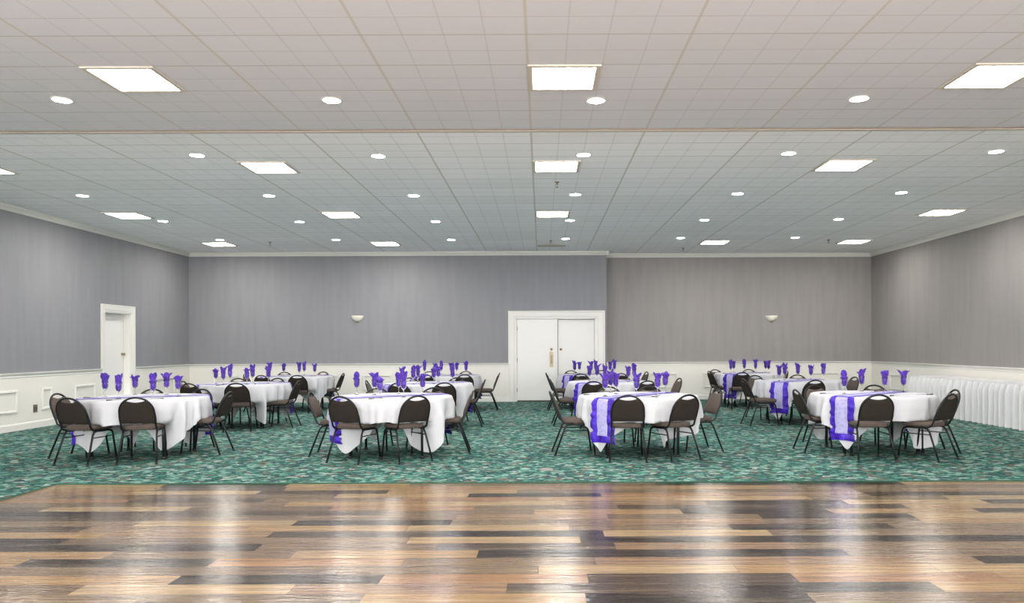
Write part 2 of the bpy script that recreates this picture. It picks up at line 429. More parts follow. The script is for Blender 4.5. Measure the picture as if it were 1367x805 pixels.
b = MB(); b.tube([(.248, YB + .01, .96), (.248, YB - .035, .97), (.248, YB - .035, 1.16), (.248, YB + .01, 1.17)], .008); obj('pull_handle', b, M['bronze'], d2)
b = MB(); b.lathe([(0, .02), (.034, .02), (.034, .006), (.026, -.004), (0, -.006)], 18, (.248, YB - .006, 1.325), axis='y'); obj('deadbolt', b, M['brass'], d2)
b = MB()
for hz in (.3, 1.05, 1.85): b.tube([(BD0 + .021, YB + .004, hz - .05), (BD0 + .021, YB + .004, hz + .05)], .008)
obj('hinge', b, M['brass'], d2)
d3 = struct('door_3', leaf(mapB, .42, BD1 - .022, .03, BDZ - .03, -.085), M['door'])
b = MB(); b.lathe([(0, .02), (.034, .02), (.034, .006), (.026, -.004), (0, -.006)], 18, (.49, YB + .077, 1.315), axis='y'); obj('deadbolt', b, M['brass'], d3)
b = MB(); b.box(BD0 + .02, BD1 - .02, YB + .005, YB + .16, 0, .014); struct('trim_%d' % tn, b, M['seal'], label='dark threshold under the double doors'); tn += 1

# ------------------------------------------------------------------ ceiling fittings
cols = [-7.765, -3.92, -.109, 3.70, 6.92]
rows = [(2.5, 'behind'), (6.424, 'nearest'), (9.74, 'second'), (13.35, 'third'), (17.2, 'farthest')]
ORD = {0: 'leftmost', 1: 'second from left', 2: 'third from left', 3: 'fourth from left', 4: 'fifth from left', 5: 'sixth from left'}
S = .60
def make_panel():
    t = thing('ceiling_panel_light', '', 'ceiling light', (0, 0, 0), 0, 'square recessed ceiling panel lights')
    fr = MB(); o, i = .3125, .272
    for (x0, x1, y0, y1) in ((-o, o, -o, -i), (-o, o, i, o), (-o, -i, -i, i), (i, o, -i, i)): fr.box(x0, x1, y0, y1, -.014, 0)
    obj('light_frame', fr, M['tee'], t)
    df = MB(); df.box(-i, i, -i, i, -.006, -.001); obj('diffuser', df, M['panel'], t)
    return t
present = {0: [0, 1, 2, 3, 4], 1: [1, 2, 3], 2: [0, 1, 2, 3], 3: [0, 1, 2, 4], 4: [0, 1, 3, 4]}
proto = None
where = {0: 'leftmost', 1: 'second from left', 2: 'centre', 3: 'second from right', 4: 'rightmost'}
for ri, (y, rn) in enumerate(rows):
    if ri == 0: continue
    for k, ci in enumerate(present[ri]):
        x = cols[ci] + .3125; yy = y + .3125
        names = [where[c] for c in present[ri]]
        pos = ORD[k] if k < len(present[ri]) - 1 else 'rightmost'
        lab = 'bright square ceiling panel light, %s in the %s row from the camera' % (pos, {'nearest': 'first'}.get(rn, rn if rn != 'farthest' else 'fourth'))
        if proto is None: proto = make_panel(); proto.location = (x, yy, ZC); proto['label'] = lab
        else: dup(proto, (x, yy, ZC), 0, lab)
# one more row over the dance floor, behind the frame: the room goes on there
for x in (-3.6, .2, 4.0): dup(proto, (x, 2.6, ZC), 0, 'bright square ceiling panel light over the dance floor, outside the picture', 'ceiling panel lights above the camera')
dl = [[(84,133),(444,133.5),(797,134),(1148,131.5)], [(264,207),(506,208),(780,206.5),(1054,204.5),(1331,202)],
      [(111,261),(360,261),(553,261),(769,259.5),(985.5,258.5),(1204,257)], [(218,295),(400.5,296),(582,295.5),(761.5,294),(941,293.5),(1120,292.5)],
      [(294,320),(449,320),(603,320),(755.5,318.5),(909,317.5),(1062,317)]]
t = None
for ri, row in enumerate(dl):
    for k, (px, py) in enumerate(row):
        x, y = ceil_pt(px, py)
        pos = ORD[k] if k < len(row) - 1 else 'rightmost'
        lab = 'small round ceiling downlight, %s in the %s row from the camera' % (pos, ['first', 'second', 'third', 'fourth', 'fifth'][ri])
        if t is None:
            t = thing('ceiling_downlight', lab, 'downlight', (x, y, ZC), 0, 'round recessed downlights')
            b = MB(); b.lathe([(.082, -.001), (.082, -.008), (.098, -.007), (.103, 0)], 28); obj('trim_ring', b, M['white'], t)
            b = MB(); b.lathe([(0, -.009), (.05, -.009), (.083, -.004), (.083, -.001), (0, -.001)], 28); obj('lens', b, M['down'], t)
            dproto = t
        else: dup(dproto, (x, y, ZC), 0, lab)
for x in (-4.6, -2.0, .55, 3.1):
    dup(dproto, (x, 4.6, ZC), 0, 'small round ceiling downlight above the dance floor, outside the picture', 'downlights above the camera')
# vent
vx, vy = ceil_pt(737, 327.5)
t = thing('ceiling_vent', 'narrow grey ceiling air vent above the double doors', 'vent', (vx, vy, ZC))
b = MB(); b.box(-.33, .33, -.15, -.12, -.012, 0); b.box(-.33, .33, .12, .15, -.012, 0); b.box(-.33, -.30, -.12, .12, -.012, 0); b.box(.30, .33, -.12, .12, -.012, 0)
obj('vent_frame', b, M['vent'], t)
b = MB()
for i in range(9):
    y = -.105 + i * .026; b.add([(-.3, y, -.002), (.3, y, -.002), (.3, y + .016, -.012), (-.3, y + .016, -.012), (-.3, y, -.004), (.3, y, -.004), (.3, y + .016, -.014), (-.3, y + .016, -.014)],
                                [(0,1,2,3), (4,7,6,5), (0,4,5,1), (3,2,6,7)])
obj('vent_slats', b, M['vent'], t)
# sprinklers
sp = None
for (px, py, lab) in ((744.5, 243, 'small pendant sprinkler between the centre panel lights'), (736, 321, 'small pendant sprinkler just in front of the ceiling vent'),
                      (361, 323, 'small pendant sprinkler near the back left of the ceiling'), (912.5, 331, 'small pendant sprinkler near the back wall right of the doors'),
                      (1106.5, 320, 'small pendant sprinkler near the back right ceiling corner')):
    x, y = ceil_pt(px, py)
    if sp is None:
        sp = thing('fire_sprinkler', lab, 'sprinkler', (x, y, ZC), 0, 'pendant fire sprinklers')
        b = MB(); b.lathe([(.035, 0), (.035, -.006), (.014, -.010), (.012, -.035), (0, -.035)], 14); obj('escutcheon', b, M['bronze'], sp)
        b = MB(); b.tube([(-.008, 0, -.03), (-.018, 0, -.05), (-.006, 0, -.075)], .0035, 6); b.tube([(.008, 0, -.03), (.018, 0, -.05), (.006, 0, -.075)], .0035, 6)
        b.lathe([(0, -.074), (.020, -.075), (.020, -.079), (0, -.079)], 14); obj('deflector', b, M['bronze'], sp)
    else: dup(sp, (x, y, ZC), 0, lab)
# sconces
sc = None
for (x, y, z, lab) in (((477.5-VX)/F_*YB, YB, H + 41.3*YB/F_, 'pale half-bowl wall sconce on the grey wall left of the double doors'),
                       ((1030-VX)/F_*YR, YR, H + 39.3*YR/F_, 'pale half-bowl wall sconce on the recessed wall right of the doors')):
    if sc is None:
        sc = thing('wall_sconce', lab, 'wall light', (x, y, z), 0, 'unlit half-bowl wall sconces')
        b = MB(); pr = [(.165, 0), (.160, -.02), (.135, -.07), (.09, -.115), (.045, -.145)]
        b.lathe(pr + [(.040, -.138), (.085, -.105), (.128, -.066), (.152, -.02), (.158, 0), (.165, 0)], 24, a0=PI, a1=2*PI)
        b.v = [(x_, y_*.75 - .002, z_) for x_, y_, z_ in b.v]; obj('shade', b, M['sconce'], sc)
        b = MB(); b.lathe([(0, -.142), (.046, -.142), (.03, -.16), (.012, -.172), (0, -.178)], 16, a0=PI, a1=2*PI); b.v = [(x_, y_*.75 - .002, z_) for x_, y_, z_ in b.v]
        obj('finial', b, M['bronze'], sc)
        b = MB(); b.box(-.05, .05, -.015, -.001, -.11, -.02); obj('back_plate', b, M['bronze'], sc)
    else: dup(sc, (x, y, z), 0, lab)
# wall outlet, left
t = thing('wall_outlet', 'bronze double electrical outlet low on the left wainscot', 'outlet', (XL + .014, 13.27, .34))
b = MB(); b.box(0, .005, -.055, .055, -.068, .068); b.box(.005, .007, -.049, .049, -.062, .062); obj('cover_plate', b, M['bronze'], t)
for y in (-.024, .024):
    b = MB(); b.box(.007, .010, y - .017, y + .017, -.035, .035); b.box(.010, .0105, y - .009, y - .006, -.02, .0); b.box(.010, .0105, y + .006, y + .009, -.02, .0)
    obj('socket', b, M['socket'], t)
# floor outlet cover
x, y = floor_pt(729, 626.5)
b = MB(); b.lathe([(0, .006), (.05, .006), (.072, .004), (.080, 0)], 28); o = obj('floor_outlet_cover', b, M['disc'], loc=(x, y, 0))
tag(o, 'round pale metal floor plate set in the green carpet', 'floor plate')

# ------------------------------------------------------------------ chairs
UP = Vector((0, -.360, .933)); BASE = Vector((0, -.222, .48)); DIV = .158   # the leaning plane of the back
NRM = Vector((0, .933, .360))
def plane(u, v, w=0): return tuple(BASE + Vector((u, 0, 0)) + UP * v + NRM * w)
def make_chair():
    t = thing('banquet_chair', '', 'chair', group='dome-backed banquet chairs')
    R = .192
    # back frame
    side = [(-.186, -.06, .408), (-.190, -.13, .406), (-.193, -.175, .414), (-.195, -.205, .438)]
    arc = [plane(-R, 0), plane(-R - .004, .08), plane(-R, DIV)] + [plane(-R*math.cos(a), DIV + R*math.sin(a)) for a in [PI*k/18 for k in range(1, 18)]] + [plane(R, DIV), plane(R + .004, .08), plane(R, 0)]
    b = MB(); b.tube(side + arc + [(-x, y, z) for x, y, z in reversed(side)], .0125, 8); obj('back_frame', b, M['frame'], t)
    # backrest outline
    Ri = R - .008; outl = [(-Ri, .012), (-Ri - .003, .08), (-Ri, DIV)]
    a = 0; uc = .108; ac = math.acos(uc / Ri)
    for k in range(1, 9): q = ac * k / 8; outl.append((-Ri*math.cos(q), DIV + Ri*math.sin(q)))
    vt = DIV + Ri*math.sin(ac)
    for k in range(1, 8):
        u = -uc + 2*uc*k/8; outl.append((u, vt - .022*(1 - (u/uc)**2)))
    for k in range(8, 0, -1): q = ac * k / 8; outl.append((Ri*math.cos(q), DIV + Ri*math.sin(q)))
    outl += [(Ri, DIV), (Ri + .003, .08), (Ri, .012)]
    nO = len(outl); cx, cy = 0, .15
    def rings(spec, mat):
        b = MB(); vs = []
        for s_, w in spec: vs += [plane(cx + (u - cx)*s_, cy + (v - cy)*s_, w) for u, v in outl]
        fs = []
        for i in range(len(spec) - 1):
            for k in range(nO): a_, c_ = i*nO + k, i*nO + (k+1) % nO; fs.append((a_, c_, c_ + nO, a_ + nO))
        b.add(vs, fs, 0, True); b.add(vs[-nO:], [tuple(range(nO))], 0, True); return b
    obj('backrest', rings([(1, .002), (1, -.006), (.97, -.010), (.6, -.012)], 0), M['backcover'], t)
    obj('back_cushion', rings([(.985, .001), (.98, .010), (.94, .019), (.8, .026), (.5, .030)], 0), M['seat'], t)
    # seat
    def rrect(s_, dz=0):
        pts = []; hw, y0, y1, r = .200 * s_, -.185, .205, .07 * s_
        yc = (y0 + y1)/2; hy = (y1 - y0)/2 * s_
        for (sx, sy, a0) in ((1, 1, 0), (-1, 1, PI/2), (-1, -1, PI), (1, -1, 1.5*PI)):
            ww = hw if sy > 0 else hw * .94
            for k in range(6):
                a_ = a0 + PI/2 * k/5; pts.append((sx*(ww - r) + r*math.cos(a_), yc + sy*(hy - r) + r*math.sin(a_)))
        return pts
    b = MB(); spec = [(.55, .404), (.93, .404), (.985, .414), (1, .432), (.985, .450), (.94, .461), (.75, .468), (.4, .471)]; vs = []
    for s_, z in spec: vs += [(x, y, z) for x, y in rrect(s_)]
    nO2 = 24; fs = []
    for i in range(len(spec) - 1):
        for k in range(nO2): a_, c_ = i*nO2 + k, i*nO2 + (k+1) % nO2; fs.append((a_, c_, c_ + nO2, a_ + nO2))
    b.add(vs, fs, 0, True); b.add(vs[-nO2:], [tuple(range(nO2))], 0, True); b.add(vs[:nO2], [tuple(range(nO2))])
    obj('seat', b, M['seat'], t)
    # legs
    for sx in (-1, 1):
        b = MB(); b.tube([(sx*.184, -.15, .398), (sx*.184, .0, .394), (sx*.185, .11, .392), (sx*.187, .150, .380), (sx*.190, .168, .350), (sx*.206, .215, .018)], .0125, 8)
        lg = obj('leg', b, M['frame'], t)
        b = MB(); b.tube([(sx*.2055, .2135, .028), (sx*.207, .217, 0)], .0155, 8); obj('foot_cap', b, M['foot'], lg)
    for sx in (-1, 1):
        b = MB(); b.tube([(sx*.186, -.10, .396), (sx*.187, -.145, .385), (sx*.190, -.172, .35), (sx*.219, -.297, .018)], .0125, 8)
        lg = obj('leg', b, M['frame'], t)
        b = MB(); b.tube([(sx*.2185, -.295, .026), (sx*.2200, -.301, 0)], .0155, 8); obj('foot_cap', b, M['foot'], lg)
    for sx in (-1, 1):
        b = MB(); b.tube([(sx*.192, .173, .318), (sx*.193, -.182, .318)], .007, 6); obj('stretcher', b, M['frame'], t)
    b = MB(); b.tube([(-.184, .06, .392), (.184, .06, .392)], .009, 6); obj('seat_crossbar', b, M['frame'], t)
    return t
chair0 = [None]
def chair(x, y, phi, label):
    rz = -math.radians(phi)
    if chair0[0] is None:
        c = make_chair(); c.location = (x, y, 0); c.rotation_euler.z = rz; c['label'] = label; chair0[0] = c; return c
    return dup(chair0[0], (x, y, 0), rz, label)
def chF(px, py, phi):
    x, y = floor_pt(px, py); a = math.radians(phi); return x + .30*math.sin(a), y + .30*math.cos(a), phi
def chT(px, Y, phi):
    x = (px - VX)*Y/F_; a = math.radians(phi); return x + .355*math.sin(a), Y + .355*math.cos(a), phi

# ------------------------------------------------------------------ tables, cloths, runners
R0, ZT = .765, .750
def cloth_fn(seed, arun, seats=()):
    rnd = random.Random(seed); ph = [rnd.uniform(0, 6.28) for _ in range(6)]; rot = rnd.uniform(-.07, .07)
    def L(a):
        q = a + rot; return 1.035/((abs(math.sin(q))**26 + abs(math.cos(q))**26)**(1/26)) - R0 + .012*math.sin(3*a + ph[0])
    def r(a, s):
        A = .068 * min(1, s/.24)
        d = min(abs((a - arun + PI) % (2*PI) - PI), abs((a - arun) % (2*PI) - PI))
        A *= 1 - .80*math.exp(-(d/.26)**2)
        w = a + .10*math.sin(3*a + ph[1]) + .05*math.sin(7*a + ph[4])
        f = .55*math.cos(16*w + ph[2]) + .40*math.cos(27*w + ph[3] + 1.5*s) + .30*math.cos(9*a + ph[5]); f = f*.9
        q = (a + rot) % (PI/2) - PI/4                # corner drops gather towards the tip
        rr = R0 + .008 + .024*min(s, .12)/.12 + .02*s + A*f - .05*max(0, s - .25)*math.cos(2*q)
        for ca, hw, rf in seats:                     # tucked chairs press the hanging cloth inwards under the table
            da = abs((a - ca + PI) % (2*PI) - PI)
            wq = 1 - max(0, min(1, (da - hw)/.14)); wq = wq*wq*(3 - 2*wq); wq *= 1 - math.exp(-(d/.36)**4)
            if wq > 0:
                up = min(rr, R0 + .045); rr += (up - rr)*wq
                k = max(0, min(1, (s - .275)/.07)); rr -= max(0, rr - rf + .03*0)*wq*k
        return rr
    return L, r
def dirv(a): return math.sin(a), -math.cos(a)       # a: 0 towards the camera, clockwise positive to the right
def make_cloth(seed, arun, seats):
    L, r = cloth_fn(seed, arun, seats); b = MB(); NA, NS = 288, 16
    prof_in = [.0, .35, .62, .72, R0 - .012]
    def fn(i, j):
        a = 2*PI*i/NA; dx, dy = dirv(a)
        if j < len(prof_in): return (dx*prof_in[j], dy*prof_in[j], ZT + .0035)
        k = j - len(prof_in); s = L(a) * (k/(NS-1)); 
        if k == 0: return (dx*(R0 + .004), dy*(R0 + .004), ZT - .002)
        rr = r(a, s); return (dx*rr, dy*rr, ZT - .004 - s)
    b.grid(fn, NA, len(prof_in) + NS, close=True)
    return b
def make_runner(seed, arun, seats):
    L, r = cloth_fn(seed, arun, seats); rnd = random.Random(seed + 50); p1, p2 = rnd.uniform(0, 6), rnd.uniform(0, 6)
    ux, uy = dirv(arun); vx_, vy_ = -uy, ux
    HW, DR = .155, .54; body = MB(); band = MB()
    def pt(t, s, off):
        # t along the runner (0 = centre), s across; off = lift from cloth
        te = math.sqrt(max(R0*R0 - s*s, .01)); sg = 1 if t >= 0 else -1; tt = abs(t)
        px_, py_ = ux*sg*tt + vx_*s, uy*sg*tt + vy_*s
        if tt <= te - .01:
            return (px_, py_, ZT + .0055 + off + .002*math.sin(21*t + 30*s))
        drop = max(0, tt - te)
        ex, ey = ux*sg*te + vx_*s, uy*sg*te + vy_*s; a = math.atan2(ex, -ey)
        rr = r(a, drop) + .014 + off
        if drop < .02: rr = R0 + .012 + off
        edge = abs(s)/HW
        rip = .013*edge**2*(math.sin(48*drop + p1 + (3 if s > 0 else 0)) + .6*math.sin(83*drop + p2)) * min(1, drop/.1)
        rr += rip
        dx, dy = dirv(a)
        lat = .007*edge*math.sin(30*drop + p2 + s*4)
        return (dx*rr + vx_*lat, dy*rr + vy_*lat, ZT - drop + (.006 if drop < .001 else 0))
    T = R0 + DR
    ts = [-T + 2*T*i/119 for i in range(120)]
    ss = [-HW + 2*HW*j/12 for j in range(13)]
    body.grid(lambda i, j: pt(ts[i], ss[j], 0), 120, 13)
    T2 = T - .085; ts2 = [-T2 + 2*T2*i/119 for i in range(120)]; ss2 = [-.075 + .15*j/6 for j in range(7)]
    band.grid(lambda i, j: pt(ts2[i], ss2[j], .0035), 120, 7)
    return body, band
tab_me = None
def make_table_parts(t):
    global tab_me
    if tab_me is None:
        a = MB(); a.lathe([(0, .722), (.745, .722), (.758, .728), (.758, .744), (.745, .749), (0, .749)], 48)
        lm = MB(); lm.tube([(0, 0, 0), (0, 0, .70)], .019, 10); lm.lathe([(0, 0), (.026, 0), (.026, .03), (0, .03)], 12)
        br = MB(); br.tube([(-.45, 0, .55), (.45, 0, .55)], .012, 8); br.tube([(-.45, 0, .70), (.45, 0, .70)], .015, 8)
        tab_me = (a.mesh('tabletop', M['table_top']), lm.mesh('leg', M['table_leg']), br.mesh('leg_brace', M['table_leg']))
    obj('tabletop', tab_me[0], None, t)
    for x in (-.45, .45):
        for y in (-.42, .42): obj('leg', tab_me[1], None, t, loc=(x, y, 0))
    for y in (-.42, .42): obj('leg_brace', tab_me[2], None, t, loc=(0, y, 0))

# glasses and napkins
def goblet_mesh():
    b = MB(); n = 24
    outer = [(0, 0), (.034, 0), (.035, .002), (.020, .005), (.006, .012), (.0042, .03), (.0042, .075), (.008, .090), (.022, .100), (.034, .120), (.040, .150), (.040, .180), (.0375, .208)]
    inner = [(.0362, .208), (.0387, .180), (.0387, .150), (.0325, .121), (.0205, .102), (0, .096)]
    b.lathe(outer + inner, n); return b.mesh('wine_goblet', M['glass'])
def napkin_mesh(seed):
    rnd = random.Random(seed); b = MB()
    # stuffed part inside the bowl
    n, m = 20, 12; p = rnd.uniform(0, 6); lean = rnd.uniform(-.3, .3)
    prof = [(0, .099), (.018, .105), (.027, .118), (.0335, .135), (.0355, .155), (.034, .178), (.030, .200), (.027, .215), (.022, .235), (0, .24)]
    vs = []
    for r, z in prof:
        for k in range(n):
            a = 2*PI*k/n; rr = r*(1 - .10*(.5 + .5*math.sin(5*a + p + 30*z))); vs.append((rr*math.cos(a), rr*math.sin(a), z))
    fs = []
    for i in range(len(prof) - 1):
        for k in range(n): a_, c_ = i*n + k, i*n + (k+1) % n; fs.append((a_, c_, c_ + n, a_ + n))
    b.add(vs, fs, 0, True)
    # crumpled knot above the rim
    style = seed % 6; nn, mm = 22, 10; hk = rnd.uniform(.05, .085); wk = rnd.uniform(.034, .046); kx, ky = rnd.uniform(-.012, .012), rnd.uniform(-.012, .012)
    def knot(i, j):
        a = 2*PI*i/nn; v = j/(mm - 1); r = wk*math.sin(PI*(.18 + .80*v))**.75
        r *= 1 + .16*math.sin(3*a + p + 5*v) + .10*math.sin(5*a - 2*p + 9*v); z = .195 + hk*v + .008*math.sin(2*a + p)*v
        return (kx*v + r*math.cos(a), ky*v + r*math.sin(a), z)
    b.grid(knot, nn, mm, close=True); b.add([knot(i, mm - 1) for i in range(nn)], [tuple(range(nn))], 0, True); b.add([knot(i, 0) for i in range(nn)], [tuple(range(nn))], 0, True)
    # broad rounded flaps of cloth fanning out
    cnt = [3, 4, 3, 2, 4, 3][style]; a0 = rnd.uniform(0, 6.28)
    for k in range(cnt):
        az = a0 + 2*PI*k/cnt + rnd.uniform(-.5, .5)
        ln = rnd.uniform(.075, .12) * [1.0, 1.15, .85, 1.2, .95, .75][style]
        wd = rnd.uniform(.030, .044); out = rnd.uniform(.3, 1.0) * [.8, .35, 1.0, .6, .9, 1.35][style]; tw = rnd.uniform(-.7, .7)
        NU, NV = 10, 9
        def leafp(i, j, side):
            v = i/(NU - 1); u = -1 + 2*j/(NV - 1)
            w = wd * math.sqrt(max(.03, 1 - (2*v*.93 - .86)**2)) if v > .46 else wd*(.62 + .38*v/.46)
            ang = out * v * 1.3; rad = .012 + ln*v*math.sin(ang)*.8 + .009*side*math.sin(PI*min(.9, max(.1, v)))
            h = .205 + ln*v*math.cos(ang*.7)
            cup = .012*(u*u) + .006*math.sin(7*v + 4*u + seed) + .004*math.sin(11*u + k)
            aa = az + tw*v
            x = (rad - cup + .010)*math.cos(aa) - w*u*math.sin(aa); y = (rad - cup + .010)*math.sin(aa) + w*u*math.cos(aa)
            return (x, y, h)
        b.grid(lambda i, j: leafp(i, j, 0), NU, NV)
        b.grid(lambda i, j: leafp(i, j, 1), NU, NV)
        loop = [(i, 0) for i in range(NU)] + [(NU-1, j) for j in range(1, NV)] + [(i, NV-1) for i in range(NU-2, -1, -1)] + [(0, j) for j in range(NV-2, 0, -1)]
        l2 = [leafp(i, j, 0) for i, j in loop] + [leafp(i, j, 1) for i, j in loop]; q = len(loop)
        b.add(l2, [(a_, (a_+1) % q, (a_+1) % q + q, a_ + q) for a_ in range(q)], 0, True)
    return b.mesh('napkin', M['napkin'], weld=True)
GOB = goblet_mesh(); NAP = [napkin_mesh(s) for s in range(12)]
kb = MB()
kb.tube([(0, -.10, .006), (0, -.02, .006)], [.0065, .0055], 8)
kb.add([(-.006, -.02, .004), (.006, -.02, .004), (.009, .06, .004), (.002, .105, .004), (-.006, .06, .004), (-.006, -.02, .007), (.006, -.02, .007), (.009, .06, .006), (.002, .105, .005), (-.006, .06, .006)],
       [(0,1,2,3,4), (5,9,8,7,6), (0,5,6,1), (1,6,7,2), (2,7,8,3), (3,8,9,4), (4,9,5,0)])
KNIFE = kb.mesh('table_knife', M['knife'])

A = math.radians
colname = {'A': 'leftmost', 'B': 'second', 'C': 'third', 'D': 'rightmost'}
rowname = {1: 'nearest', 2: 'middle', 3: 'farthest'}
seatname = {'L': 'left-end', 'FL': 'front-left', 'FR': 'front-right', 'R': 'right-end', 'BR': 'back-right', 'BL': 'back-left', 'F': 'front', 'B': 'back'}
T = {}
T['A1'] = dict(c=(-5.20, 9.92), run=-60, ch=dict(L=chF(80, 609, 92), FL=chF(93.5, 622.5, 8), FR=chF(181.6, 621, -12), R=chF(302.5, 605, -90), BR=chT(270, 10.7, 190), BL=chT(204, 10.75, 172)),
    gl=[(140, 9.9), (158, 9.5), (180, 10.3), (204, 9.5), (222, 10.3), (237.5, 9.9)], kn=[(144, 535.5, 20), (213, 532.5, -50), (108, 532, 80)])
T['A2'] = dict(c=(-5.28, 13.45), run=-60, ch=dict(L=chT(243, 13.2, 86), FL=chT(251, 12.35, 12), FR=chF(315.7, 577, -8), R=chF(396, 570, -90), BR=chT(371, 14.4, 195), BL=chT(318, 14.35, 175)),
    gl=[(288, 13.4), (298, 13.0), (307, 13.8), (329.5, 13.1), (337, 13.8), (358, 13.4)], kn=[(293.6, 514.7, 20), (338.6, 513, -40)])
T['A3'] = dict(c=(-5.45, 16.85), run=-60, ch=dict(L=chT(326, 16.6, 86), FL=chT(348, 15.85, 12), FR=chF(397, 552.5, -8), R=chT(459, 16.9, -92), BR=chT(432, 17.9, 195), BL=chT(380, 17.8, 178)),
    gl=[(360, 16.8), (378.6, 17.2), (399.5, 16.5), (406, 17.2), (420, 16.8)], kn=[(415, 502.5, -30)])
T['B1'] = dict(c=(-1.95, 9.9), run=-55, ch=dict(L=chF(418, 607.2, 88), FL=chF(456.5, 619.4, 19), FR=chF(555, 618, -37), R=chF(627, 603.5, -95), BR=chT(579, 10.85, 190), BL=chT(503.5, 10.75, 176)),
    gl=[(476, 10.2), (500, 10.1), (507, 9.45), (532, 10.25), (538.6, 9.6), (564, 10.1)], kn=[(501, 532.8, 40)])
T['B2'] = dict(c=(-2.0, 13.35), run=-55, ch=dict(L=chT(488, 13.2, 86), FL=chT(531, 12.3, 12), FR=chT(593, 12.3, -12), R=chF(643.8, 568, -92), BR=chT(610, 14.3, 190), BL=chT(547, 14.3, 176)),
    gl=[(537, 13.4), (551.5, 12.9), (558, 13.7), (579, 13.0), (585, 13.8), (604, 13.4)], kn=[(560, 512.5, 0)])
T['B3'] = dict(c=(-2.14, 16.9), run=-55, ch=dict(L=chT(529, 16.7, 86), FL=chT(568, 15.75, 12), FR=chT(620, 15.75, -12), R=chF(664, 546.9, -92), BR=chT(622, 17.9, 190), BL=chT(573, 17.8, 176)),
    gl=[(566.6, 16.9), (581, 16.4), (589, 17.3), (602.5, 16.4), (609.5, 17.3), (622, 16.9)], kn=[])
T['C1'] = dict(c=(1.26, 9.92), run=-40, ch=dict(L=chF(738.6, 605.6, 86), FL=chF(838, 618, 3), FR=chF(916, 616.5, -28), R=chF(954.6, 600, -103), BR=chT(867, 11.0, 184), BL=chT(812, 10.95, 170)),
    gl=[(807.5, 9.7), (815, 10.4), (822, 10.1), (849.6, 9.55), (877.5, 9.8), (888, 10.3)], kn=[(787, 527.5, 70), (867.5, 530.5, -70)])
T['C2'] = dict(c=(1.26, 13.7), run=-45, ch=dict(L=chF(737.7, 566.9, 87), FL=chT(792, 12.6, 6), FR=chT(865, 12.7, -15), R=chT(908, 13.7, -100), BR=chT(830, 14.8, 184), BL=chT(777, 14.75, 176)),
    gl=[(786.7, 13.9), (797, 14.1), (807.5, 13.2), (838.6, 13.5), (846.5, 13.9)], kn=[])
T['C3'] = dict(c=(1.14, 17.15), run=-47, ch=dict(L=chF(731.5, 547.3, 87), FL=chT(775, 16.05, 6), FR=chT(829, 16.15, -8), R=chT(864, 17.1, -100), BR=chT(803, 18.2, 184), BL=chT(762, 18.15, 176)),
    gl=[(767, 17.1), (773.4, 17.6), (789, 16.8), (795, 17.5), (814.5, 17.1), (820, 17.5)], kn=[])
T['D1'] = dict(c=(4.36, 9.98), run=-50, ch=dict(L=chF(1066, 601.8, 90), F=chF(1171, 617.5, 3), FR=chF(1266, 616, -34), R=chF(1271, 603, -86), B=chT(1166, 11.1, 182), BL=chT(1086, 11.05, 165)),
    gl=[(1127, 9.95), (1150, 10.5), (1181, 10.2), (1206, 10.3)], kn=[(1194.5, 529, 60), (1224, 522.5, 90), (1239, 527.5, -80), (1185, 519.5, 70), (1104, 526, 80)])
T['D2'] = dict(c=(4.70, 13.85), run=-43, ch=dict(L=chF(995, 567.4, 84), F=chT(1089, 12.7, -6), R=chT(1142, 13.9, -97), B=chT(1064, 15.0, 188), BL=chT(1007, 14.85, 165)),
    gl=[(1040, 13.5), (1047.5, 14.1), (1065, 14.2), (1082.5, 13.9), (1099, 14.0)], kn=[(1022, 507.5, 70)])
T['D3'] = dict(c=(4.82, 17.6), run=-47, ch=dict(L=chT(946, 17.4, 82), F=chT(991, 16.45, 3), R=chT(1051, 17.3, -88), B=chT(999, 18.55, 182), BL=chT(954, 18.45, 165)),
    gl=[(975.5, 17.5), (979.5, 17.9), (993.6, 18.0), (1008.6, 17.7), (1022, 17.9), (1026, 17.4)], kn=[(963, 499, 80)])
FACE = {'L': 'side view', 'R': 'side view', 'FL': 'back to camera', 'FR': 'back to camera', 'F': 'back to camera', 'B': 'facing camera', 'BL': 'facing camera', 'BR': 'facing camera'}
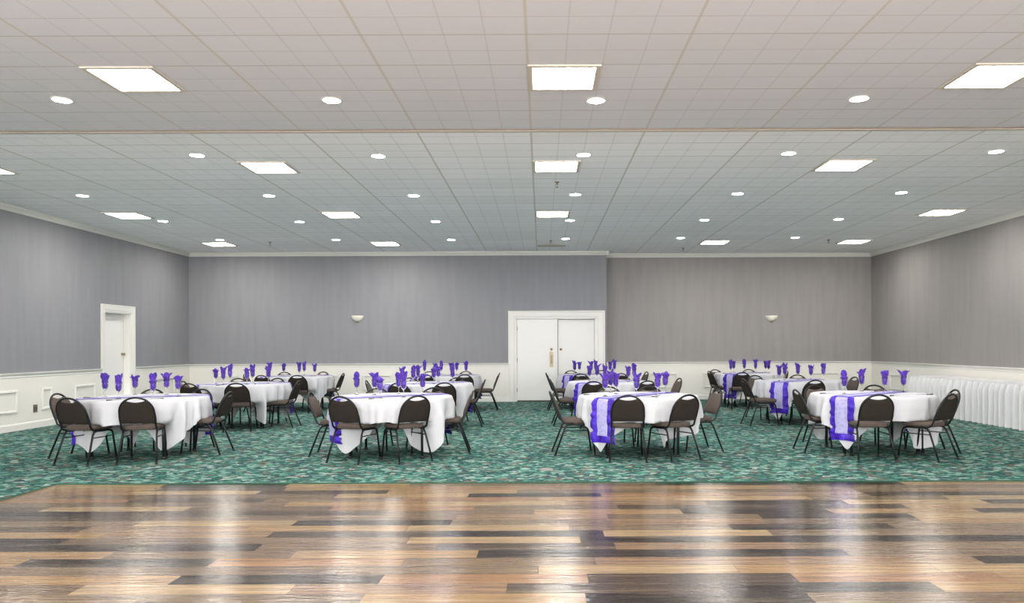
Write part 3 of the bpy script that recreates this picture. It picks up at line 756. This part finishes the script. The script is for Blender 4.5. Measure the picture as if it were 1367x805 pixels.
for ti, (k, d) in enumerate(T.items()):
    cx, cy = d['c']; where_ = '%s table of the %s column' % (rowname[int(k[1])], colname[k[0]]); seed = ti * 7 + 3; ar = A(d['run'])
    seats = []
    for x, y, ph in d['ch'].values():
        fx, fy = x + .215*math.sin(A(ph)) - cx, y + .215*math.cos(A(ph)) - cy
        if math.hypot(fx, fy) < R0 + .05:
            mx, my = x - cx, y - cy; a_ = math.atan2(mx*.6 + fx*.4, -(my*.6 + fy*.4)); seats.append((a_, .215/max(.5, math.hypot(mx, my)), max(.40, math.hypot(fx, fy) - .02)))
    t = thing('round_table', 'round banquet table under a white cloth, %s' % where_, 'table', (cx, cy, 0), 0, 'round banquet tables')
    make_table_parts(t)
    o = obj('tablecloth', make_cloth(seed, ar, seats), M['cloth'], loc=(cx, cy, 0)); tag(o, 'white square tablecloth draped over the %s' % where_, 'tablecloth', 'white tablecloths')
    bo, ba = make_runner(seed, ar, seats)
    o = obj('table_runner', bo, M['purple'], loc=(cx, cy, 0)); tag(o, 'purple satin runner with pale sheer centre on the %s' % where_, 'table runner', 'purple table runners')
    q = obj('sheer_band', ba, M['sheer'], o); q['label'] = 'pale lavender sheer centre band'
    for sn, (x, y, ph) in d['ch'].items():
        chair(x, y, ph, 'brown dome-backed chair, %s, %s seat, %s' % (FACE[sn], seatname[sn], where_))
    n_ = len(d['gl'])
    for gi, (px, Y) in enumerate(sorted(d['gl'])):
        x = (px - VX)*Y/F_; pos = ORD[gi] if gi < n_ - 1 else 'rightmost'
        dd = math.hypot(x - cx, Y - cy)
        if dd > .66: x = cx + (x - cx)*.66/dd; Y = cy + (Y - cy)*.66/dd
        o = obj('wine_goblet', GOB, None, loc=(x, Y, ZT + .008)); tag(o, 'clear stemmed goblet, %s on %s' % (pos, where_), 'goblet', 'stemmed goblets on the tables')
        rr = random.Random(int(px*10)); 
        o = obj('napkin', NAP[(ti*5 + gi*7) % 12], None, loc=(x, Y, ZT + .008), rz=rr.uniform(0, 6.28)); o.scale = (.98, .98, rr.uniform(.97, 1.06))
        tag(o, 'purple napkin in goblet, %s on %s' % (pos, where_), 'napkin', 'purple napkins in the goblets')
    for gi, (px, py, az) in enumerate(sorted(d['kn'])):
        Y = F_*(H - ZT)/(roll(px, py) - VY); x = (px - VX)*Y/F_
        dd = math.hypot(x - cx, Y - cy)
        if dd > .62: x = cx + (x - cx)*.62/dd; Y = cy + (Y - cy)*.62/dd
        pos = ORD[gi] if gi < len(d['kn']) - 1 or len(d['kn']) == 1 else 'rightmost'
        pos = '' if len(d['kn']) == 1 else pos + ' '
        o = obj('table_knife', KNIFE, None, loc=(x, Y, ZT + .004), rz=-A(az)); tag(o, 'small dark table knife, %son %s' % (pos, where_), 'cutlery', 'dark cutlery on the tables')

# ------------------------------------------------------------------ skirted buffet tables along the right wall
def skirted(y0, y1, label, seed):
    t = thing('buffet_table', label, 'table', ((7.84 + XR - .04)/2, (y0 + y1)/2, 0), 0, 'skirted buffet tables')
    x0, x1, l = 7.84, XR - .05, y1 - y0; cx = (7.84 + XR - .04)/2; rnd = random.Random(seed); ph = rnd.uniform(0, 6)
    b = MB(); b.box(x0 - cx, x1 - cx, -l/2, l/2, .715, .742); obj('tabletop', b, M['table_top'], t)
    for sx in (x0 + .08 - cx, x1 - .08 - cx):
        for sy in (-l/2 + .2, l/2 - .2):
            b = MB(); b.tube([(sx, sy, 0), (sx, sy, .72)], .016, 10); obj('leg', b, M['table_leg'], t)
    # overlay cloth
    b = MB(); b.box(x0 - .006 - cx, x1 + .004 - cx, -l/2 - .004, l/2 + .004, .743, .748); b.box(x0 - .008 - cx, x0 - .002 - cx, -l/2 - .004, l/2 + .004, .70, .748)
    obj('top_cloth', b, M['skirt'], t)
    # pleated skirt: front and both ends
    path = []
    for i in range(40): path.append((x1 - .02 - (x1 - .02 - x0)*i/40, l/2 + .004, 0, 1))
    n = int(l/.008)
    for i in range(n + 1): path.append((x0 - .012, l/2 - l*i/n, -1, 0))
    for i in range(1, 41): path.append((x0 + (x1 - .02 - x0)*i/40, -l/2 - .004, 0, -1))
    b = MB(); zs = [.738, .72, .70, .6, .45, .3, .15, .004]
    def fn(i, j):
        x, y, nx, ny = path[i]; z = zs[j]; g = min(1, (.738 - z)/.12)
        s = (y if nx else x) ; 
        w = 2*PI*s/.17 + .8*math.sin(s*5.1 + ph) + ph + .25*math.sin(3*s)*g
        f = .75*math.cos(w + .6*math.sin(w)) + .35*math.cos(2*w + 1) + .2*math.cos(w*2.3 + 1)*g
        d = .022 + (.020 + .030*g)*f + .026*g
        return (x + nx*d - cx, y + ny*d, z)
    b.grid(fn, len(path), len(zs)); obj('table_skirt', b, M['skirt'], t)
skirted(14.20, 16.04, 'white pleated skirted buffet table by the right wall, farther one', 1)
skirted(11.72, 14.15, 'white pleated skirted buffet table by the right wall, nearer one at the picture edge', 2)

# ------------------------------------------------------------------ camera, world
w = bpy.data.worlds.new('world'); bpy.context.scene.world = w; w.use_nodes = True
w.node_tree.nodes['Background'].inputs[0].default_value = (1, .98, .95, 1); w.node_tree.nodes['Background'].inputs[1].default_value = WORLD  # world light enters by the openings added in the unseen front wall
cam = bpy.data.cameras.new('camera'); co = bpy.data.objects.new('camera', cam); C.objects.link(co)
co.location = (0, 0, H); co.rotation_euler = (PI/2, math.radians(.22), 0)
cam.sensor_width = 36; cam.lens = F_/1367*36; cam.shift_x = -(VX - 683.5)/1367; cam.shift_y = (VY - 402.5)/1367
cam.clip_end = 100
sc_ = bpy.context.scene; sc_.camera = co
sc_.view_settings.view_transform = 'Standard'; sc_.view_settings.look = 'None'; sc_.view_settings.gamma = 1
sc_.view_settings.use_curve_mapping = False
sc_.view_settings.exposure = EXPO
bpy.context.scene.cycles.max_bounces = 14; bpy.context.scene.cycles.diffuse_bounces = 10
